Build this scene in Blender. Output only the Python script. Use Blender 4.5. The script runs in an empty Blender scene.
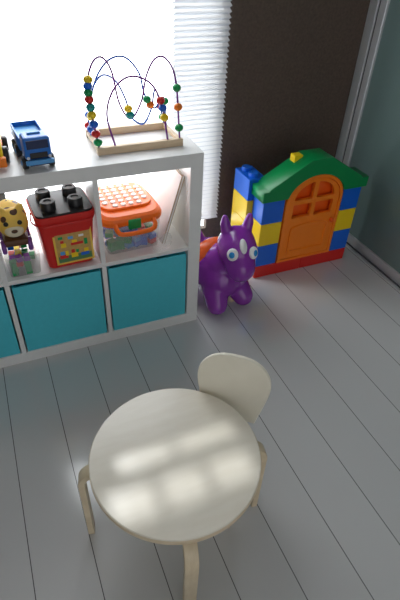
import bpy, bmesh, random
from math import *
from mathutils import Vector, Matrix, Euler
random.seed(4)
scene=bpy.context.scene
try: scene.view_settings.view_transform='Standard'
except Exception: pass
COL=bpy.context.collection

# ---------------- materials ----------------
def mat(name,color,rough=.5,metal=0,var=.04,scale=20,bump=0,alpha=1,trans=0,coat=0,spec=.5,emis=None,es=0):
    m=bpy.data.materials.new(name); m.use_nodes=True
    nt=m.node_tree; b=nt.nodes['Principled BSDF']
    c=tuple(color)+(1,)
    b.inputs['Roughness'].default_value=rough; b.inputs['Metallic'].default_value=metal
    b.inputs['Alpha'].default_value=alpha; b.inputs['Transmission Weight'].default_value=trans
    b.inputs['Coat Weight'].default_value=coat; b.inputs['Specular IOR Level'].default_value=spec
    tc=nt.nodes.new('ShaderNodeTexCoord'); n=nt.nodes.new('ShaderNodeTexNoise'); n.inputs['Scale'].default_value=scale
    nt.links.new(tc.outputs['Object'],n.inputs['Vector'])
    mx=nt.nodes.new('ShaderNodeMix'); mx.data_type='RGBA'
    mx.inputs[6].default_value=tuple(max(0,v*(1-var)) for v in color)+(1,)
    mx.inputs[7].default_value=tuple(min(1,v*(1+var)) for v in color)+(1,)
    nt.links.new(n.outputs['Fac'],mx.inputs[0]); nt.links.new(mx.outputs[2],b.inputs['Base Color'])
    if bump:
        bp=nt.nodes.new('ShaderNodeBump'); bp.inputs['Strength'].default_value=bump; bp.inputs['Distance'].default_value=.002
        nt.links.new(n.outputs['Fac'],bp.inputs['Height']); nt.links.new(bp.outputs[0],b.inputs['Normal'])
    if emis: b.inputs['Emission Color'].default_value=tuple(emis)+(1,); b.inputs['Emission Strength'].default_value=es
    return m
def N(m,t,**k):
    n=m.node_tree.nodes.new(t)
    for a,v in k.items(): setattr(n,a,v)
    return n
def wood(name,c1,c2,rough=.4,sc=(30,3,3)):
    m=mat(name,c1,rough); nt=m.node_tree; b=nt.nodes['Principled BSDF']
    tc=N(m,'ShaderNodeTexCoord'); mp=N(m,'ShaderNodeMapping'); mp.inputs['Scale'].default_value=sc
    n=N(m,'ShaderNodeTexNoise'); n.inputs['Scale'].default_value=3; n.inputs['Detail'].default_value=5
    r=N(m,'ShaderNodeValToRGB'); r.color_ramp.elements[0].color=c2+(1,); r.color_ramp.elements[1].color=c1+(1,)
    r.color_ramp.elements[0].position=.3; r.color_ramp.elements[1].position=.65
    nt.links.new(tc.outputs['Object'],mp.inputs[0]); nt.links.new(mp.outputs[0],n.inputs['Vector'])
    nt.links.new(n.outputs['Fac'],r.inputs[0]); nt.links.new(r.outputs[0],b.inputs['Base Color'])
    return m

# ---------------- geometry helpers ----------------
def add(name,me,material,parent=None,loc=(0,0,0),rot=(0,0,0),smooth=False):
    o=bpy.data.objects.new(name,me); COL.objects.link(o)
    if material: me.materials.clear(); me.materials.append(material)
    o.location=loc; o.rotation_euler=rot
    if parent: o.parent=parent
    if smooth:
        for p in me.polygons: p.use_smooth=True
    return o
def thing(name,label,cat,loc=(0,0,0),rz=0,group=None):
    o=bpy.data.objects.new(name,None); COL.objects.link(o); o.empty_display_size=.05
    o.location=loc; o.rotation_euler=(0,0,rz); o['label']=label; o['category']=cat
    if group: o['group']=group
    return o
def tag(o,label,cat,group=None):
    o['label']=label;o['category']=cat
    if group:o['group']=group
    return o
def struct(o): o['kind']='structure'; return o
def box(name,d,loc,m,parent=None,bev=0,rot=(0,0,0),seg=2,taper=1):
    bm=bmesh.new(); bmesh.ops.create_cube(bm,size=1)
    for v in bm.verts:
        k=taper if v.co.z<0 else 1
        v.co=Vector((v.co.x*d[0]*k,v.co.y*d[1]*k,v.co.z*d[2]))
    if bev: bmesh.ops.bevel(bm,geom=bm.edges[:],offset=bev,segments=seg,profile=.5,affect='EDGES')
    me=bpy.data.meshes.new(name); bm.to_mesh(me); bm.free()
    return add(name,me,m,parent,loc,rot)
def prism(name,loops,t,m,parent=None,loc=(0,0,0),rot=(0,0,0),bev=0):
    cu=bpy.data.curves.new(name,'CURVE'); cu.dimensions='2D'; cu.fill_mode='BOTH'
    cu.extrude=max(t/2-bev,0.0001); cu.bevel_depth=bev; cu.offset=-bev; cu.bevel_resolution=1
    for L in loops:
        s=cu.splines.new('POLY'); s.points.add(len(L)-1); s.use_cyclic_u=True
        for p,q in zip(s.points,L): p.co=(q[0],q[1],0,1)
    o=bpy.data.objects.new('tmp',cu); COL.objects.link(o)
    dg=bpy.context.evaluated_depsgraph_get(); dg.update()
    me=bpy.data.meshes.new_from_object(o.evaluated_get(dg)); bpy.data.objects.remove(o); me.name=name
    return add(name,me,m,parent,loc,rot)
def spline(P,n=10):
    P=[Vector(p) for p in P]; out=[]
    Q=[P[0]*2-P[1]]+P+[P[-1]*2-P[-2]]
    for i in range(1,len(Q)-2):
        a,b,c,d=Q[i-1:i+3]
        for k in range(n):
            t=k/n
            out.append(.5*((2*b)+(c-a)*t+(2*a-5*b+4*c-d)*t*t+(3*b-a-3*c+d)*t**3))
    out.append(P[-1]); return out
def tube(name,pts,r,m,parent=None,loc=(0,0,0),rot=(0,0,0),cyc=False,res=3):
    cu=bpy.data.curves.new(name,'CURVE'); cu.dimensions='3D'; cu.bevel_depth=r; cu.bevel_resolution=res; cu.use_fill_caps=True
    s=cu.splines.new('POLY'); s.points.add(len(pts)-1); s.use_cyclic_u=cyc
    for p,q in zip(s.points,pts): p.co=(q[0],q[1],q[2],1)
    o=bpy.data.objects.new('tmp',cu); COL.objects.link(o)
    dg=bpy.context.evaluated_depsgraph_get(); dg.update()
    me=bpy.data.meshes.new_from_object(o.evaluated_get(dg)); bpy.data.objects.remove(o); me.name=name
    return add(name,me,m,parent,loc,rot,True)
def lathe(name,prof,m,parent=None,loc=(0,0,0),rot=(0,0,0),n=32,smooth=True):
    bm=bmesh.new(); rings=[]
    for r,z in prof:
        rings.append([bm.verts.new((r*cos(2*pi*i/n),r*sin(2*pi*i/n),z)) for i in range(n)] if r>1e-6 else [bm.verts.new((0,0,z))])
    for a,b in zip(rings,rings[1:]):
        for i in range(n):
            j=(i+1)%n
            if len(a)==1 and len(b)==1: continue
            if len(a)==1: bm.faces.new((a[0],b[j],b[i]))
            elif len(b)==1: bm.faces.new((a[i],a[j],b[0]))
            else: bm.faces.new((a[i],a[j],b[j],b[i]))
    bmesh.ops.recalc_face_normals(bm,faces=bm.faces[:])
    me=bpy.data.meshes.new(name); bm.to_mesh(me); bm.free()
    o=add(name,me,m,parent,loc,rot)
    if smooth:
        for p in me.polygons: p.use_smooth=True
        try: me.set_sharp_from_angle(angle=radians(40))
        except Exception: pass
    return o
def ball(name,r,loc,m,parent=None,scale=(1,1,1),rot=(0,0,0),seg=20):
    bm=bmesh.new(); bmesh.ops.create_uvsphere(bm,u_segments=seg,v_segments=seg//2+2,radius=r)
    for v in bm.verts: v.co=Vector((v.co.x*scale[0],v.co.y*scale[1],v.co.z*scale[2]))
    me=bpy.data.meshes.new(name); bm.to_mesh(me); bm.free()
    return add(name,me,m,parent,loc,rot,True)
def blob(name,chains,m,parent=None,loc=(0,0,0),rot=(0,0,0),voxel=.007,smooth=6,ell=()):
    bm=bmesh.new()
    def sph(c,r,s=(1,1,1)):
        res=bmesh.ops.create_uvsphere(bm,u_segments=20,v_segments=14,radius=1)
        for v in res['verts']: v.co=Vector((v.co.x*r*s[0]+c[0],v.co.y*r*s[1]+c[1],v.co.z*r*s[2]+c[2]))
    for ch in chains:
        for (p,r),(q,s) in zip(ch,ch[1:]):
            p=Vector(p);q=Vector(q); n=max(2,int((q-p).length/(.25*min(r,s)))+1)
            for i in range(n+1):
                t=i/n; sph(p.lerp(q,t),r+(s-r)*t)
    for c,r in ell: sph(c,1,r)
    me=bpy.data.meshes.new(name); bm.to_mesh(me); bm.free()
    o=bpy.data.objects.new('tmp',me); COL.objects.link(o)
    md=o.modifiers.new('r','REMESH'); md.mode='VOXEL'; md.voxel_size=voxel; md.use_smooth_shade=True
    s=o.modifiers.new('s','SMOOTH'); s.iterations=smooth; s.factor=.5
    dg=bpy.context.evaluated_depsgraph_get(); dg.update()
    m2=bpy.data.meshes.new_from_object(o.evaluated_get(dg)); bpy.data.objects.remove(o); m2.name=name
    return add(name,m2,m,parent,loc,rot,True)
def rect(x0,y0,x1,y1): return [(x0,y0),(x1,y0),(x1,y1),(x0,y1)]
def rrect(w,h,r,n=6):
    out=[]
    for cx,cy,a0 in ((w/2-r,h/2-r,0),(-w/2+r,h/2-r,90),(-w/2+r,-h/2+r,180),(w/2-r,-h/2+r,270)):
        for i in range(n+1):
            a=radians(a0+90*i/n); out.append((cx+r*cos(a),cy+r*sin(a)))
    return out
def strip(path,t):
    P=[Vector(p) for p in path]; L=[];Rr=[]
    for i,p in enumerate(P):
        d=(P[min(i+1,len(P)-1)]-P[max(i-1,0)]).normalized(); n=Vector((-d.y,d.x))
        L.append(p+n*t/2); Rr.append(p-n*t/2)
    return [tuple(v) for v in L+Rr[::-1]]
X90=(pi/2,0,0)

# ---------------- colours ----------------
white=mat('white_laminate',(.86,.86,.85),.35)
teal=mat('turquoise_board',(.08,.61,.73),.5,var=.05,scale=60)
wallm=mat('brown_wallpaper',(.100,.069,.052),.75,var=.35,scale=90,bump=.4)
metal=mat('brushed_aluminium',(.60,.62,.63),.35,.4)
darkmetal=mat('dark_gasket',(.05,.055,.06),.4)
glass=mat('frosted_glass',(.16,.235,.225),.28,var=.05,scale=2,spec=.6)
ceilm=mat('ceiling_paint',(.7,.7,.7),.8)
leftm=mat('shade_wall_grey',(.36,.35,.33),.8)
red=mat('red_plastic',(.68,.02,.015),.3); green=mat('green_plastic',(.0,.32,.08),.3)
roofgreen=mat('roof_green_plastic',(.0,.25,.065),.3)
yellow=mat('yellow_plastic',(.95,.66,.01),.3); blue=mat('blue_plastic',(.005,.13,.68),.3)
orange=mat('orange_plastic',(1.0,.23,.008),.32); orange2=mat('deep_orange_plastic',(.92,.13,.008),.35)
orange3=mat('vivid_orange_lid',(1.0,.17,.004),.35)
black=mat('black_plastic',(.012,.012,.014),.3); purple=mat('purple_vinyl',(.27,.028,.40),.22,coat=.5)
truckblue=mat('truck_blue',(.01,.17,.62),.3); navy=mat('navy_plastic',(.005,.02,.09),.35)
lightblue=mat('light_blue',(.10,.38,.78),.35)
eyew=mat('eye_white',(.92,.92,.92),.3); eyeb=mat('eye_blue',(.02,.30,.72),.25)
birch=wood('birch_veneer',(.88,.83,.71),(.84,.785,.66),.22,(4,18,4))
birchl=wood('bent_birch',(.78,.66,.46),(.69,.57,.38),.4,(8,8,30))
cream=wood('cream_plywood',(.92,.88,.74),(.89,.85,.71),.4,(6,6,1))
pine=wood('pine',(.78,.60,.40),(.68,.50,.32),.5,(4,25,25))
tan=mat('tan_edge',(.50,.36,.22),.5)
wirep=mat('purple_wire',(.22,.03,.30),.3); wireb=mat('blue_wire',(.03,.15,.62),.3)
clear=mat('clear_plastic',(.85,.82,.82),.15,alpha=.28)
paper=mat('paper',(.86,.85,.84),.6)

# floor
PW=.17
fm=mat('white_laminate_planks',(.6,.6,.58),.15); nt=fm.node_tree; b=nt.nodes['Principled BSDF']; b.inputs['IOR'].default_value=1.75
tc=N(fm,'ShaderNodeTexCoord'); sp=N(fm,'ShaderNodeSeparateXYZ'); cb=N(fm,'ShaderNodeCombineXYZ'); ad=N(fm,'ShaderNodeMath',operation='ADD'); ad.inputs[1].default_value=.798+PW*30
ady=N(fm,'ShaderNodeMath',operation='ADD'); ady.inputs[1].default_value=20.35
br=N(fm,'ShaderNodeTexBrick'); br.offset=.37
for k,v in (('Scale',1),('Mortar Size',.0015),('Brick Width',90),('Row Height',PW),('Mortar Smooth',.3),('Bias',0)): br.inputs[k].default_value=v
br.inputs['Color1'].default_value=(.60,.60,.595,1); br.inputs['Color2'].default_value=(.625,.625,.62,1); br.inputs['Mortar'].default_value=(.09,.09,.09,1)
L=nt.links.new
L(tc.outputs['Object'],sp.inputs[0]); L(sp.outputs[0],ad.inputs[0]); L(sp.outputs[1],ady.inputs[0]); L(ady.outputs[0],cb.inputs[0]); L(ad.outputs[0],cb.inputs[1]); L(cb.outputs[0],br.inputs['Vector'])
L(br.outputs['Color'],b.inputs['Base Color'])
bp=N(fm,'ShaderNodeBump'); bp.invert=True; bp.inputs['Strength'].default_value=.3; bp.inputs['Distance'].default_value=.0015
L(br.outputs['Fac'],bp.inputs['Height']); L(bp.outputs[0],b.inputs['Normal'])

# blind: translucent pleated fabric, pleat shading painted into the colour as a darker band per fold
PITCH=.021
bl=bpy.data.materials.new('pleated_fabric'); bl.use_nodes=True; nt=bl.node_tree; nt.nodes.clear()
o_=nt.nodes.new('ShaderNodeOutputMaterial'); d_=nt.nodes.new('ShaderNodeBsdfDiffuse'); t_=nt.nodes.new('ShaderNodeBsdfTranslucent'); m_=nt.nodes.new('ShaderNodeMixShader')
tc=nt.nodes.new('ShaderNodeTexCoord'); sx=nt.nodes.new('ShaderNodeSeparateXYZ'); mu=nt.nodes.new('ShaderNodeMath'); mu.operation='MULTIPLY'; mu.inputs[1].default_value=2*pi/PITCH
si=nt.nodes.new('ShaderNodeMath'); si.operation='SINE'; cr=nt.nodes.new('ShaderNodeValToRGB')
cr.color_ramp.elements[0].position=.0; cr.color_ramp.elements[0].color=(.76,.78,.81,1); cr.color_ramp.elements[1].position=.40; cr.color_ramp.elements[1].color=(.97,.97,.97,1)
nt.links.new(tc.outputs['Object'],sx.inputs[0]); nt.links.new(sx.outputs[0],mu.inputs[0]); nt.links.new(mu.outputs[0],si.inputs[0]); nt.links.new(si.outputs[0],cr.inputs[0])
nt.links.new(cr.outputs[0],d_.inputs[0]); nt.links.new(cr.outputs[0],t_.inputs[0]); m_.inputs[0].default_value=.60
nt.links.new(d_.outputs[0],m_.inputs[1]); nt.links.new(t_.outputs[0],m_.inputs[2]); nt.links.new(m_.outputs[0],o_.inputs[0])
# daylight pane
wm=bpy.data.materials.new('daylight_pane'); wm.use_nodes=True; nt=wm.node_tree; nt.nodes.clear()
o_=nt.nodes.new('ShaderNodeOutputMaterial'); e_=nt.nodes.new('ShaderNodeEmission'); e_.inputs[0].default_value=(.94,.975,1,1); e_.inputs[1].default_value=5.8
nt.links.new(e_.outputs[0],o_.inputs[0])

# ---------------- room ----------------
YW=.58
struct(box('floor',(5.4,5.0,.04),(-1.4,-1.85,-.02),fm))
sun_slots=[]  # openings added above the window so sun patches land on the table
for x0,x1 in ((-.61,-.50),(-.478,-.37),(-.348,-.24)):
    sun_slots.append(rect(x0,2.42,x1,2.58))
for x0,x1 in ((-.56,-.42),(-.40,-.24)):
    sun_slots.append(rect(x0,2.29,x1,2.39))
struct(prism('wall_back',[rect(-4.1,0,1.3,2.72),rect(-.68,.10,.29,2.22)]+sun_slots,.03,wallm,None,(0,YW+.015,0),X90))
struct(box('ceiling',(5.4,5.0,.04),(-1.4,-1.85,2.74),ceilm))
struct(box('wall_right',(.04,5.0,2.72),(1.15,-1.90,1.36),wallm))
struct(box('shade_wall_left',(.04,3.6,2.72),(-1.85,-1.22,1.36),leftm))  # unseen wall, added to block fill light and darken the left floor
struct(box('window_1',(1.30,.01,2.26),(-.24,YW+.045,1.16),wm))
# sliding glass door along the right side
dr=thing('door_1','sliding frosted glass door in a brushed aluminium frame','door',(1.08,0,0)); struct(dr)
box('stile',(.035,.06,2.6),(0,.548,1.31),metal,dr,.004)
box('stile',(.028,.046,2.6),(-.004,.482,1.31),metal,dr,.004)
box('gasket',(.02,.012,2.6),(.0,.511,1.31),darkmetal,dr)
box('rail',(.034,2.2,.05),(-.0,-.632,.035),metal,dr,.004)
box('track',(.06,2.3,.010),(-.008,-.58,.005),metal,dr)
box('gasket',(.008,2.2,.004),(-.026,-.632,.012),darkmetal,dr)
box('glass_pane',(.01,2.2,2.5),(.0,-.632,1.31),glass,dr)

# pleated blind
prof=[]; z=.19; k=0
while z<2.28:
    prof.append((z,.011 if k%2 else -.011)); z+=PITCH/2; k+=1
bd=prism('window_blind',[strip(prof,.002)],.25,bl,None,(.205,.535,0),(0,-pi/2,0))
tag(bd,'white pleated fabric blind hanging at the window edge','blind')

# ---------------- shelf unit ----------------
sh=thing('shelf_unit','white cube shelving unit two compartments high','shelf',(0,0,0))
W,H,D=1.491,.787,.39
box('top_panel',(W,D,.05),(-W/2,D/2,H-.025),white,sh,.0015)
box('bottom_panel',(W,D,.05),(-W/2,D/2,.025),white,sh,.0015)
for x in (-.025,-W+.025): box('side_panel',(.05,D-.001,H-.1),(x,D/2,H/2),white,sh)
box('middle_shelf',(W-.1,D-.004,.017),(-W/2,D/2,.3935),white,sh)
cols=[-.385-.352*i for i in range(3)]
for c in cols:
    for z in (.2175,.5695): box('divider',(.017,D-.002,.335),(c-.0085,D/2,z),white,sh)
# turquoise inserts
for i in range(4):
    cx=-.2175-.352*i
    t=thing('storage_box','turquoise insert storage box in the lower shelf compartment','storage box',(cx,.195,.05),group='turquoise boxes in the lower row')
    w,h=.322,.318
    box('front_panel',(w,.006,h),(0,-.187,h/2),teal,t,.001)
    box('back_panel',(w,.006,h),(0,.177,h/2),teal,t,.001)
    for s in (-1,1): box('side_wall',(.006,.357,h),(s*(w/2-.003),-.005,h/2),teal,t)
    box('bottom_board',(w-.012,.357,.005),(0,-.005,.0025),teal,t)

# ---------------- round table ----------------
def bentleg(parent,ang,r0,r1,top,t,w,R_,m):
    path=[(r0,top-t/2)]
    for i in range(9):
        a=radians(90-90*i/8); path.append((r1-R_+R_*cos(a),top-t/2-R_+R_*sin(a)))
    path.append((r1,0))
    o=prism('leg',[strip(path,t)],w,m,parent,(0,0,0),(0,0,0),.002)
    o.rotation_euler=(pi/2,0,ang)
    return o
TX,TY,TH,TR=-.414,-.824,.34,.224
tb=thing('round_table','small round birch table with bent wooden legs','table',(TX,TY,0))
lathe('tabletop',[(0,TH-.020),(TR-.004,TH-.020),(TR,TH-.017),(TR,TH-.002),(TR-.002,TH),(0,TH)],birch,tb,n=96)
lathe('tabletop_edge',[(TR-.002,TH-.0185),(TR+.0012,TH-.0175),(TR+.0012,TH-.004),(TR-.001,TH-.003)],birchl,tb,n=96)
for a in (166,-10,258,80): bentleg(tb,radians(a),.08,.250,TH-.020,.018,.034,.05,birchl)

# ---------------- child chair ----------------
ch=thing('child_chair','small cream plywood chair with rounded backrest beside the table','chair',(-.203,-.715,0),atan2(-.62,.78))
prof_c=[(.080,.245),(.090,.29),(.101,.34),(.108,.385),(.106,.42),(.094,.45),(.073,.474),(.045,.489),(.015,.494)]
right=[(x,z) for x,z,_ in spline([(a,b_,0) for a,b_ in prof_c],5)]
prism('backrest',[right+[(-x,z) for x,z in right[::-1]]],.012,cream,ch,(0,.0,0),(radians(90-4),0,0),.003)
seat=[]
for i in range(40):
    a=2*pi*i/40; c,s=cos(a),sin(a)
    seat.append((.105*abs(c)**.7*(1 if c>0 else -1),-.12+.105*abs(s)**.7*(1 if s>0 else -1)))
prism('seat',[seat],.014,cream,ch,(0,0,.245),(0,0,0),.003)
for s in (-1,1):
    box('leg',(.022,.018,.238),(s*.06,-.035,.119),birchl,ch,.003)
    box('leg',(.022,.018,.238),(s*.06,-.195,.119),birchl,ch,.003)

# ---------------- bouncy horse ----------------
hs=thing('toy_horse','chubby purple inflatable bouncy horse toy with blue eyes','toy horse',(.160,.140,0),radians(8))
hd=Matrix.Rotation(radians(-18),3,'Z')
def hp(x,y,z):
    v=hd@Vector((x,y,0)); return (v.x+.034,v.y-.078,z)
chains=[
 [((0,-.02,.20),.095),(hp(0,.02,.26),.078)],
 [(hp(0,.0,.318),.087),(hp(0,-.028,.308),.086)],
 [(hp(0,-.060,.280),.070),(hp(0,-.088,.258),.064)],
 [((-.050,-.06,.11),.065),((-.072,-.118,.050),.049)],
 [((.050,-.06,.11),.065),((.072,-.118,.050),.049)],
 [((-.055,.09,.11),.06),((-.075,.115,.048),.047)],
 [((.055,.09,.11),.06),((.075,.115,.048),.047)],
 [((-.03,.12,.24),.035),((-.045,.15,.31),.022),((-.045,.155,.355),.016)],
]
for s in (-1,1):
    chains.append([(hp(s*.042,.015,.375),.026),(hp(s*.052,.02,.415),.023),(hp(s*.055,.022,.448),.013)])
blob('body',chains,purple,hs,voxel=.0055,smooth=7,ell=[((0,.03,.162),(.128,.152,.118)),((0,-.045,.140),(.115,.098,.10))])
for s in (-1,1):
    e=ball('eye',.025,hp(s*.046,-.097,.335),eyew,hs,(1,.55,1.1),(radians(-18),0,radians(-18+s*34)))
    ball('iris',.014,(0,-.0080,0),eyeb,e,(1,.6,1.1))
ball('blaze',.030,hp(0,-.091,.368),eyew,hs,(.52,.36,1.1),(radians(-45),0,radians(-18)))
sd=ball('saddle',1,(-.005,.035,.205),orange2,hs,(.120,.070,.092))

# ---------------- toy playhouse ----------------
ph=thing('toy_playhouse','toy brick playhouse with green roof and orange arched door','toy playhouse',(.665,.19,0))
def brick(name,x0,x1,y0,y1,z0,z1,m,studs=None,d=.03):
    o=box(name,(x1-x0-.001,y1-y0-.001,z1-z0-.001),((x0+x1)/2,(y0+y1)/2,(z0+z1)/2),m,ph,.003)
    if studs:
        for sx,sy in studs: lathe('stud',[(0,0),(d,0),(d,.016),(d-.003,.019),(0,.019)],m,o,(sx-(x0+x1)/2,sy-(y0+y1)/2,(z1-z0)/2-.001),n=24)
    return o
XL,XR,DEP=-.270,.280,.10
brick('brick',XL,.0,0,DEP,0,.07,red); brick('brick',0,XR,0,DEP,0,.07,red)
dl,drr=-.150,.170
for i,m in enumerate((blue,yellow,blue)):
    brick('brick',XL,dl-.005,0,DEP,.07+.12*i,.19+.12*i,m)
    brick('brick',drr+.005,XR,0,DEP,.07+.12*i,.19+.12*i,m)
for i,m in enumerate((blue,yellow,yellow,blue)):
    z0=.07+.107*i
    brick('brick',XL-.03,XL+.06,DEP,.25,z0,z0+.107,m,[(XL+.01,DEP+.04),(XL+.01,DEP+.11)] if i==3 else None,.024)
brick('brick',XL-.03,XL+.06,DEP,.25,0,.07,red)
def arch(cx,hw,z0,zs,n=20,hh=None):
    hh=hh or hw
    return [(cx-hw,z0),(cx+hw,z0)]+[(cx+hw*cos(pi*i/n),zs+hh*sin(pi*i/n)) for i in range(n+1)]
cx=(dl+drr)/2; hw=(drr-dl)/2
na=24
ZA=.400
roof=[(XL-.012,.43),(cx-hw,.43)]
roof+=[(cx+hw*cos(pi-pi*i/na),ZA+.130*sin(pi*i/na)) for i in range(na+1) if ZA+.130*sin(pi*i/na)>.431]
roof+=[(cx+hw,.43),(XR+.018,.43),(XR+.018,.482),(.258,.482),(.258,.490),(.06,.606),(-.05,.606),(-.252,.490),(-.252,.482),(XL-.012,.482)]
prism('roof',[roof],DEP+.02,roofgreen,ph,(0,DEP/2,0),X90,.003)
prism('door_frame',[arch(cx,hw-.001,.071,ZA,hh=.128),arch(cx,hw-.016,.083,ZA,hh=.112)],.06,orange,ph,(0,.026,0),X90,.002)
dw=hw-.018
panes=[]
for sx in (-1,1):
    x0=cx+sx*.011; x1=cx+sx*.112
    panes.append([(x0,.315),(x1,.315),(x1,.385),(x0,.385)])
    up=[(x0,.407),(x1,.407)]
    n=8
    for i in range(n+1):
        a=(pi/2)*i/n; up.append((cx+sx*(.011+.099*cos(a)),.410+.080*sin(a)))
    panes.append(up)
dd=prism('door',[arch(cx,dw,.085,ZA,hh=.110)]+panes,.025,orange,ph,(0,.014,0),X90,.002)
prism('window_backing',[arch(cx,dw,.29,ZA,hh=.110)],.008,orange2,dd,(0,0,-.030),(0,0,0),0)
prism('door_panel',[arch(cx,.110,.115,.25,hh=.03),arch(cx,.096,.13,.25,hh=.018)],.008,orange,dd,(0,0,.014),(0,0,0),.001)
lathe('door_knob',[(0,0),(.010,0),(.012,.012),(.008,.018),(0,.018)],orange2,dd,(cx+.125,.27,.012),n=16)
brick('chimney',-.105,-.060,.055,.095,.550,.608,yellow)

# ---------------- bead maze ----------------
bmz=thing('bead_maze','wooden bead maze toy with looping coloured wires','bead maze',(-.205,.175,H))
for s in (-1,1):
    box('base_rail',(.31,.018,.026),(0,s*.088,.013),pine,bmz,.002)
    box('base_end',(.016,.160,.014),(s*.146,0,.016),pine,bmz,.002)
wires=[
 ([(-.146,-.085,.02),(-.158,-.07,.14),(-.156,-.05,.225),(-.130,-.03,.278),(-.095,-.01,.285),(-.065,0,.24),(-.040,.02,.13),(.0,.03,.07),(.035,.01,.13),(.055,0,.22),(.080,-.02,.275),(.115,-.03,.275),(.142,-.05,.21),(.146,-.085,.02)],wirep,[.014+.0185*i for i in range(9)]+[.935,.96,.985]),
 ([(-.146,.085,.02),(-.130,.06,.15),(-.090,.05,.215),(-.045,.04,.20),(-.015,.03,.14),(.0,.02,.08),(.04,.01,.055),(.075,.02,.10),(.10,.04,.16),(.146,.085,.02)],wireb,[.02,.05,.50,.54,.95,.98]),
 ([(-.146,.04,.02),(-.12,.06,.17),(-.07,.05,.255),(-.01,.04,.272),(.040,.04,.22),(.055,.03,.15),(.09,.03,.10),(.13,.04,.13),(.146,.06,.02)],wireb,[.02,.05,.66,.70,.9]),
 ([(-.09,-.088,.02),(-.105,-.06,.12),(-.07,-.03,.19),(-.01,-.02,.225),(.055,-.03,.205),(.090,-.05,.14),(.10,-.088,.02)],wirep,[.82,.86,.90]),
]
bc=[green,red,blue,yellow,mat('teal_bead',(.0,.3,.3),.3),red,green,blue,yellow,green,orange]
bi=0
for pts,m,beads in wires:
    sp_=spline(pts,40); tube('wire',sp_,.0034,m,bmz)
    for f in beads:
        q=sp_[int(f*(len(sp_)-1))]
        ball('bead',.0155,(q.x,q.y,max(q.z,.035)),bc[bi%len(bc)],bmz,(1,1,.85),seg=14); bi+=1

# ---------------- blue toy truck ----------------
tr=thing('toy_truck','blue toy dump truck with black wheels','toy truck',(-.564,.120,H),radians(4))
box('chassis',(.064,.22,.02),(0,0,.030),navy,tr,.003)
box('cab',(.082,.064,.070),(0,-.078,.074),truckblue,tr,.010,seg=3)
box('windshield',(.066,.004,.026),(0,-.110,.088),navy,tr,.001)
box('grille',(.054,.006,.018),(0,-.1105,.054),black,tr,.002)
box('bumper',(.086,.012,.014),(0,-.114,.034),lightblue,tr,.003)
box('roof_light',(.04,.012,.006),(0,-.07,.111),lightblue,tr,.002)
for s in (-1,1):
    lathe('headlight',[(0,0),(.005,0),(.004,.004),(0,.004)],paper,tr,(s*.033,-.110,.048),X90,n=14)
bedp=[rect(-.044,-.078,.044,.078),rect(-.038,-.072,.038,.072)]
bed=prism('dump_bed',bedp,.040,truckblue,tr,(0,.036,.068),(0,0,0),.002)
box('bed_floor',(.082,.150,.006),(0,0,.002),lightblue,bed)
for s in (-1,1):
    for y in (-.072,.035,.085):
        w=lathe('wheel',[(0,-.009),(.018,-.009),(.021,-.006),(.021,.006),(.018,.009),(0,.009)],black,tr,(s*.041,y,.021),(0,pi/2,0),n=24)
        lathe('hub',[(0,-.001),(.009,-.001),(.007,.002),(0,.002)],lightblue,w,(0,0,s*.009),(0,0,0) if s>0 else (pi,0,0),n=14)

# ---------------- orange toy loader ----------------
ol=thing('toy_loader','orange toy construction vehicle with black wheels','toy vehicle',(-.690,.17,H),radians(-4))
box('chassis',(.075,.16,.025),(0,0,.035),orange,ol,.004)
box('cab',(.06,.06,.065),(0,.02,.080),yellow,ol,.006)
box('cab_window',(.045,.004,.035),(0,-.0115,.088),navy,ol,.001)
box('hood',(.055,.06,.03),(0,-.04,.062),orange,ol,.006)
for s in (-1,1):
    tube('arm',[(s*.033,.0,.06),(s*.033,-.06,.075),(s*.033,-.095,.035)],.005,yellow,ol)
    for y in (-.045,.05): lathe('wheel',[(0,-.009),(.021,-.009),(.025,-.005),(.025,.005),(.021,.009),(0,.009)],black,ol,(s*.044,y,.025),(0,pi/2,0),n=24)
box('bucket',(.09,.02,.03),(0,-.105,.024),orange,ol,.004)

# ---------------- red bucket ----------------
SZ=.402
rb=thing('toy_bucket','red plastic toy brick bucket with black knobbed lid','toy bucket',(-.508,.105,SZ),radians(3))
def loftbox(name,secs,m,parent,closed_top=True):
    bm=bmesh.new(); rings=[]
    for w,d,r,z in secs: rings.append([bm.verts.new((x,y,z)) for x,y in rrect(w,d,r)])
    n=len(rings[0])
    for a,b_ in zip(rings,rings[1:]):
        for i in range(n): bm.faces.new((a[i],a[(i+1)%n],b_[(i+1)%n],b_[i]))
    bm.faces.new(rings[0][::-1])
    if closed_top: bm.faces.new(rings[-1])
    bmesh.ops.recalc_face_normals(bm,faces=bm.faces[:])
    me=bpy.data.meshes.new(name); bm.to_mesh(me); bm.free()
    return add(name,me,m,parent)
loftbox('tub',[(.155,.145,.02,0),(.165,.155,.022,.005),(.195,.180,.025,.19),(.205,.19,.025,.192),(.205,.19,.025,.205)],red,rb)
loftbox('lid_rim',[(.210,.195,.028,.2052),(.210,.195,.028,.217),(.206,.191,.026,.220)],red,rb)
loftbox('lid',[(.200,.185,.026,.2202),(.200,.185,.026,.225),(.196,.181,.022,.227)],black,rb)
for sx in (-1,1):
    for sy in (-1,1):
        lathe('lid_knob',[(0,0),(.026,0),(.026,.026),(.023,.030),(.014,.030),(.013,.027),(0,.027)],black,rb,(sx*.047,sy*.043,.227),n=28)
labm=mat('yellow_label',(.90,.62,.08),.4,var=.1); tanm=mat('label_tan',(.60,.36,.10),.4,var=.25,scale=80); dkgreen=mat('label_green',(.08,.22,.08),.4,var=.2,scale=60)
lab=box('picture_label',(.138,.002,.160),(.012,-.0886,.106),labm,rb,0,(radians(-5.4),0,0))
box('printed_picture',(.124,.001,.112),(0,-.0012,-.018),tanm,lab)
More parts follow.
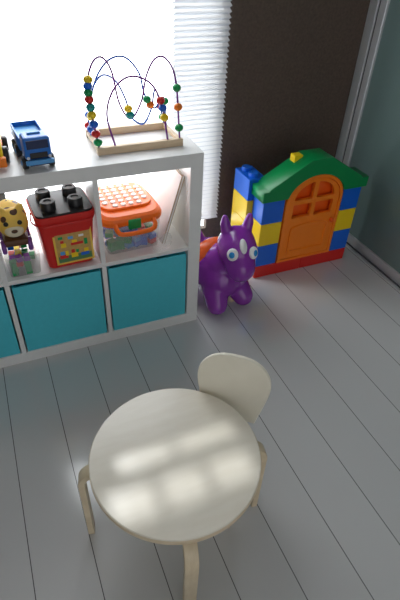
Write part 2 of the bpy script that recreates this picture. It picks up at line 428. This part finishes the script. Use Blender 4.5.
for k_,(x,z,w_,h_,m) in enumerate(((0,-.060,.120,.024,dkgreen),(-.040,-.050,.030,.014,red),(-.044,-.036,.016,.014,lightblue),(-.028,-.038,.010,.018,yellow),(-.002,-.050,.024,.018,yellow),(-.006,-.034,.012,.014,red),(.010,-.036,.010,.012,green),(.036,-.052,.030,.012,blue),(.042,-.038,.016,.014,yellow),(.012,-.006,.044,.010,red),(.004,.004,.018,.010,yellow),(-.036,-.006,.018,.016,yellow),(-.040,.008,.012,.010,red),(.044,-.004,.012,.024,green),(-.008,.020,.018,.010,lightblue),(.030,.022,.018,.008,paper),(-.044,.024,.016,.010,green),(-.045,.060,.030,.024,red),(.018,.060,.070,.010,red))):
    box('printed_block',(w_,.0008+.00003*k_,h_),(x,-.0020,z),m,lab)
tube('handle',spline([(-.106,0,.2),(-.112,-.06,.195),(-.08,-.101,.193),(0,-.104,.192),(.08,-.101,.193),(.1,-.06,.195),(.1,0,.2)],8),.003,red,rb)

# ---------------- tub of bricks + animal toy beside the bucket ----------------
ty=thing('brick_tray','clear plastic tub filled with small toy bricks','toy tub',(-.671,.112,SZ))
loftbox('tub',[(.105,.18,.012,0),(.120,.20,.014,.085)],clear,ty,False)
for i in range(36):
    m=random.choice([green,green,blue,red,yellow,green,purple])
    x=random.choice((-.034,-.011,.012,.035)); y=-.078+.030*random.randint(0,5); z=.004+.018*(i%4)
    box('toy_brick',(.021,.027,.018),(x+random.uniform(-.002,.002),y,z+.010),m,ty,.001,(0,0,random.uniform(-.3,.3)))
yl=mat('yellow_spots',(.85,.50,.05),.5); nt=yl.node_tree; b=nt.nodes['Principled BSDF']
tc=N(yl,'ShaderNodeTexCoord'); vo=N(yl,'ShaderNodeTexVoronoi'); vo.inputs['Scale'].default_value=24
lt=N(yl,'ShaderNodeMath',operation='LESS_THAN'); lt.inputs[1].default_value=.30
mx=N(yl,'ShaderNodeMix',data_type='RGBA'); mx.inputs[6].default_value=(.90,.58,.10,1); mx.inputs[7].default_value=(.07,.025,.012,1)
nt.links.new(tc.outputs['Object'],vo.inputs['Vector']); nt.links.new(vo.outputs['Distance'],lt.inputs[0]); nt.links.new(lt.outputs[0],mx.inputs[0]); nt.links.new(mx.outputs[2],b.inputs['Base Color'])
purp2=mat('purple_toy',(.22,.07,.35),.45); brownm=mat('brown_toy',(.12,.05,.02),.5); creamm=mat('cream_patch',(.85,.75,.55),.6)
pl=thing('spotted_toy','rounded yellow animal toy with brown spots on purple wheels','toy animal',(-.679,.100,SZ+.087))
blob('body',[[((-.024,-.045,.155),.014),((-.032,-.045,.168),.012)],[((.028,-.045,.155),.014),((.036,-.045,.168),.012)]],yl,pl,voxel=.004,smooth=3,ell=[((0,.01,.105),(.055,.085,.056)),((.002,-.040,.110),(.052,.046,.052))])
ball('muzzle',.03,(.002,-.074,.098),creamm,pl,(1.05,.62,.8))
ball('nose',.008,(.002,-.093,.104),brownm,pl,(1.3,.7,.8))
box('base',(.085,.12,.026),(0,-.005,.040),brownm,pl,.008)
for s in (-1,1):
    for y in (-.050,.035): lathe('wheel',[(0,-.008),(.02,-.008),(.025,-.004),(.025,.004),(.02,.008),(0,.008)],purp2,pl,(s*.044,y,.025),(0,pi/2,0),n=20)
    ball('eye',.008,(.002+s*.022,-.080,.128),black,pl)

# ---------------- orange lidded box ----------------
ob=thing('lidded_box','clear plastic toy box with orange lid and white dots','toy box',(-.262,.175,SZ),radians(2))
loftbox('tub',[(.205,.245,.02,0),(.225,.265,.025,.120)],clear,ob,False)
dotm=mat('white_dot',(.92,.89,.86),.4)
loftbox('lid_rim',[(.222,.262,.04,.1205),(.240,.280,.05,.123),(.248,.288,.055,.131),(.248,.288,.055,.143),(.240,.280,.055,.153),(.215,.255,.05,.160)],orange3,ob)
pp=prism('lid_panel',[rrect(.205,.205,.05)],.012,orange3,ob,(0,.020,.163),(0,0,0),.004)
bm=bmesh.new()
for i in range(6):
    for j in range(6):
        if (i in (0,5)) and (j in (0,5)): continue
        r=bmesh.ops.create_cone(bm,cap_ends=True,segments=14,radius1=.0112,radius2=.0102,depth=.005)
        for v in r['verts']: v.co+=Vector((-.078+.0312*i,-.078+.0312*j,.0075))
me=bpy.data.meshes.new('raised_dots'); bm.to_mesh(me); bm.free(); add('raised_dots',me,dotm,pp)
hh=[(-.075,-.142,.135),(-.073,-.165,.122),(-.05,-.175,.110),(.05,-.175,.110),(.073,-.165,.122),(.075,-.142,.135)]
tube('handle',spline(hh,6),.009,orange3,ob)
box('front_clasp',(.05,.012,.040),(.0,-.142,.128),green,ob,.004)
for i in range(36):
    m=[green,blue,green,lightblue,red,green,blue][(i*5+i//6)%7]
    box('toy_brick',(.03,.03,.02),(-.08+.032*(i%6),-.095+.032*((i//6)%3),.014+.022*(i//12)),m,ob,.001,(0,0,random.uniform(-.5,.5)))

# clear bag
bagm=mat('clear_bag_film',(.95,.93,.92),.10,alpha=.22,bump=1,scale=40)
bg=blob('clear_bag',[],bagm,None,(-.150,.020,SZ),voxel=.004,smooth=1,ell=[((0,0,.028),(.036,.012,.028)),((.015,.001,.048),(.022,.010,.026)),((-.022,0,.018),(.026,.013,.018))])
tag(bg,'crumpled clear plastic bag in front of the orange lidded box','plastic bag')

# ---------------- leaning picture book ----------------
bk_=thing('picture_book','thin pale board book with tan edges leaning against the shelf side','book',(-.142,.185,SZ),0)
c_=box('cover',(.003,.26,.290),(.042,0,.1405),tan,bk_,.0005,(0,radians(16.5),0))
box('page_block',(.007,.257,.287),(.0052,0,0),paper,c_,0)
box('cover_picture',(.001,.254,.284),(-.0022,0,0),paper,c_,0)
box('cover',(.002,.26,.290),(.0100,0,0),tan,c_,0)

# ---------------- lights ----------------
sun=bpy.data.lights.new('sun','SUN'); sun.energy=1.7; sun.angle=radians(1.2); sun.color=(.96,.98,1)
so=bpy.data.objects.new('sun',sun); COL.objects.link(so); so.rotation_euler=(radians(-35),0,0)
w=bpy.data.worlds.new('world'); scene.world=w; w.use_nodes=True
w.node_tree.nodes['Background'].inputs[0].default_value=(.98,.98,1,1); w.node_tree.nodes['Background'].inputs[1].default_value=1.0

# ---------------- camera ----------------
cd=bpy.data.cameras.new('camera'); cam=bpy.data.objects.new('camera',cd); COL.objects.link(cam)
cd.sensor_fit='VERTICAL'; cd.sensor_height=36; cd.lens=480/600*36; cd.clip_start=.05
cam.location=(-.677,-1.498,1.449); cam.rotation_euler=(radians(50.93),radians(-2.28),radians(-22.86))
scene.camera=cam
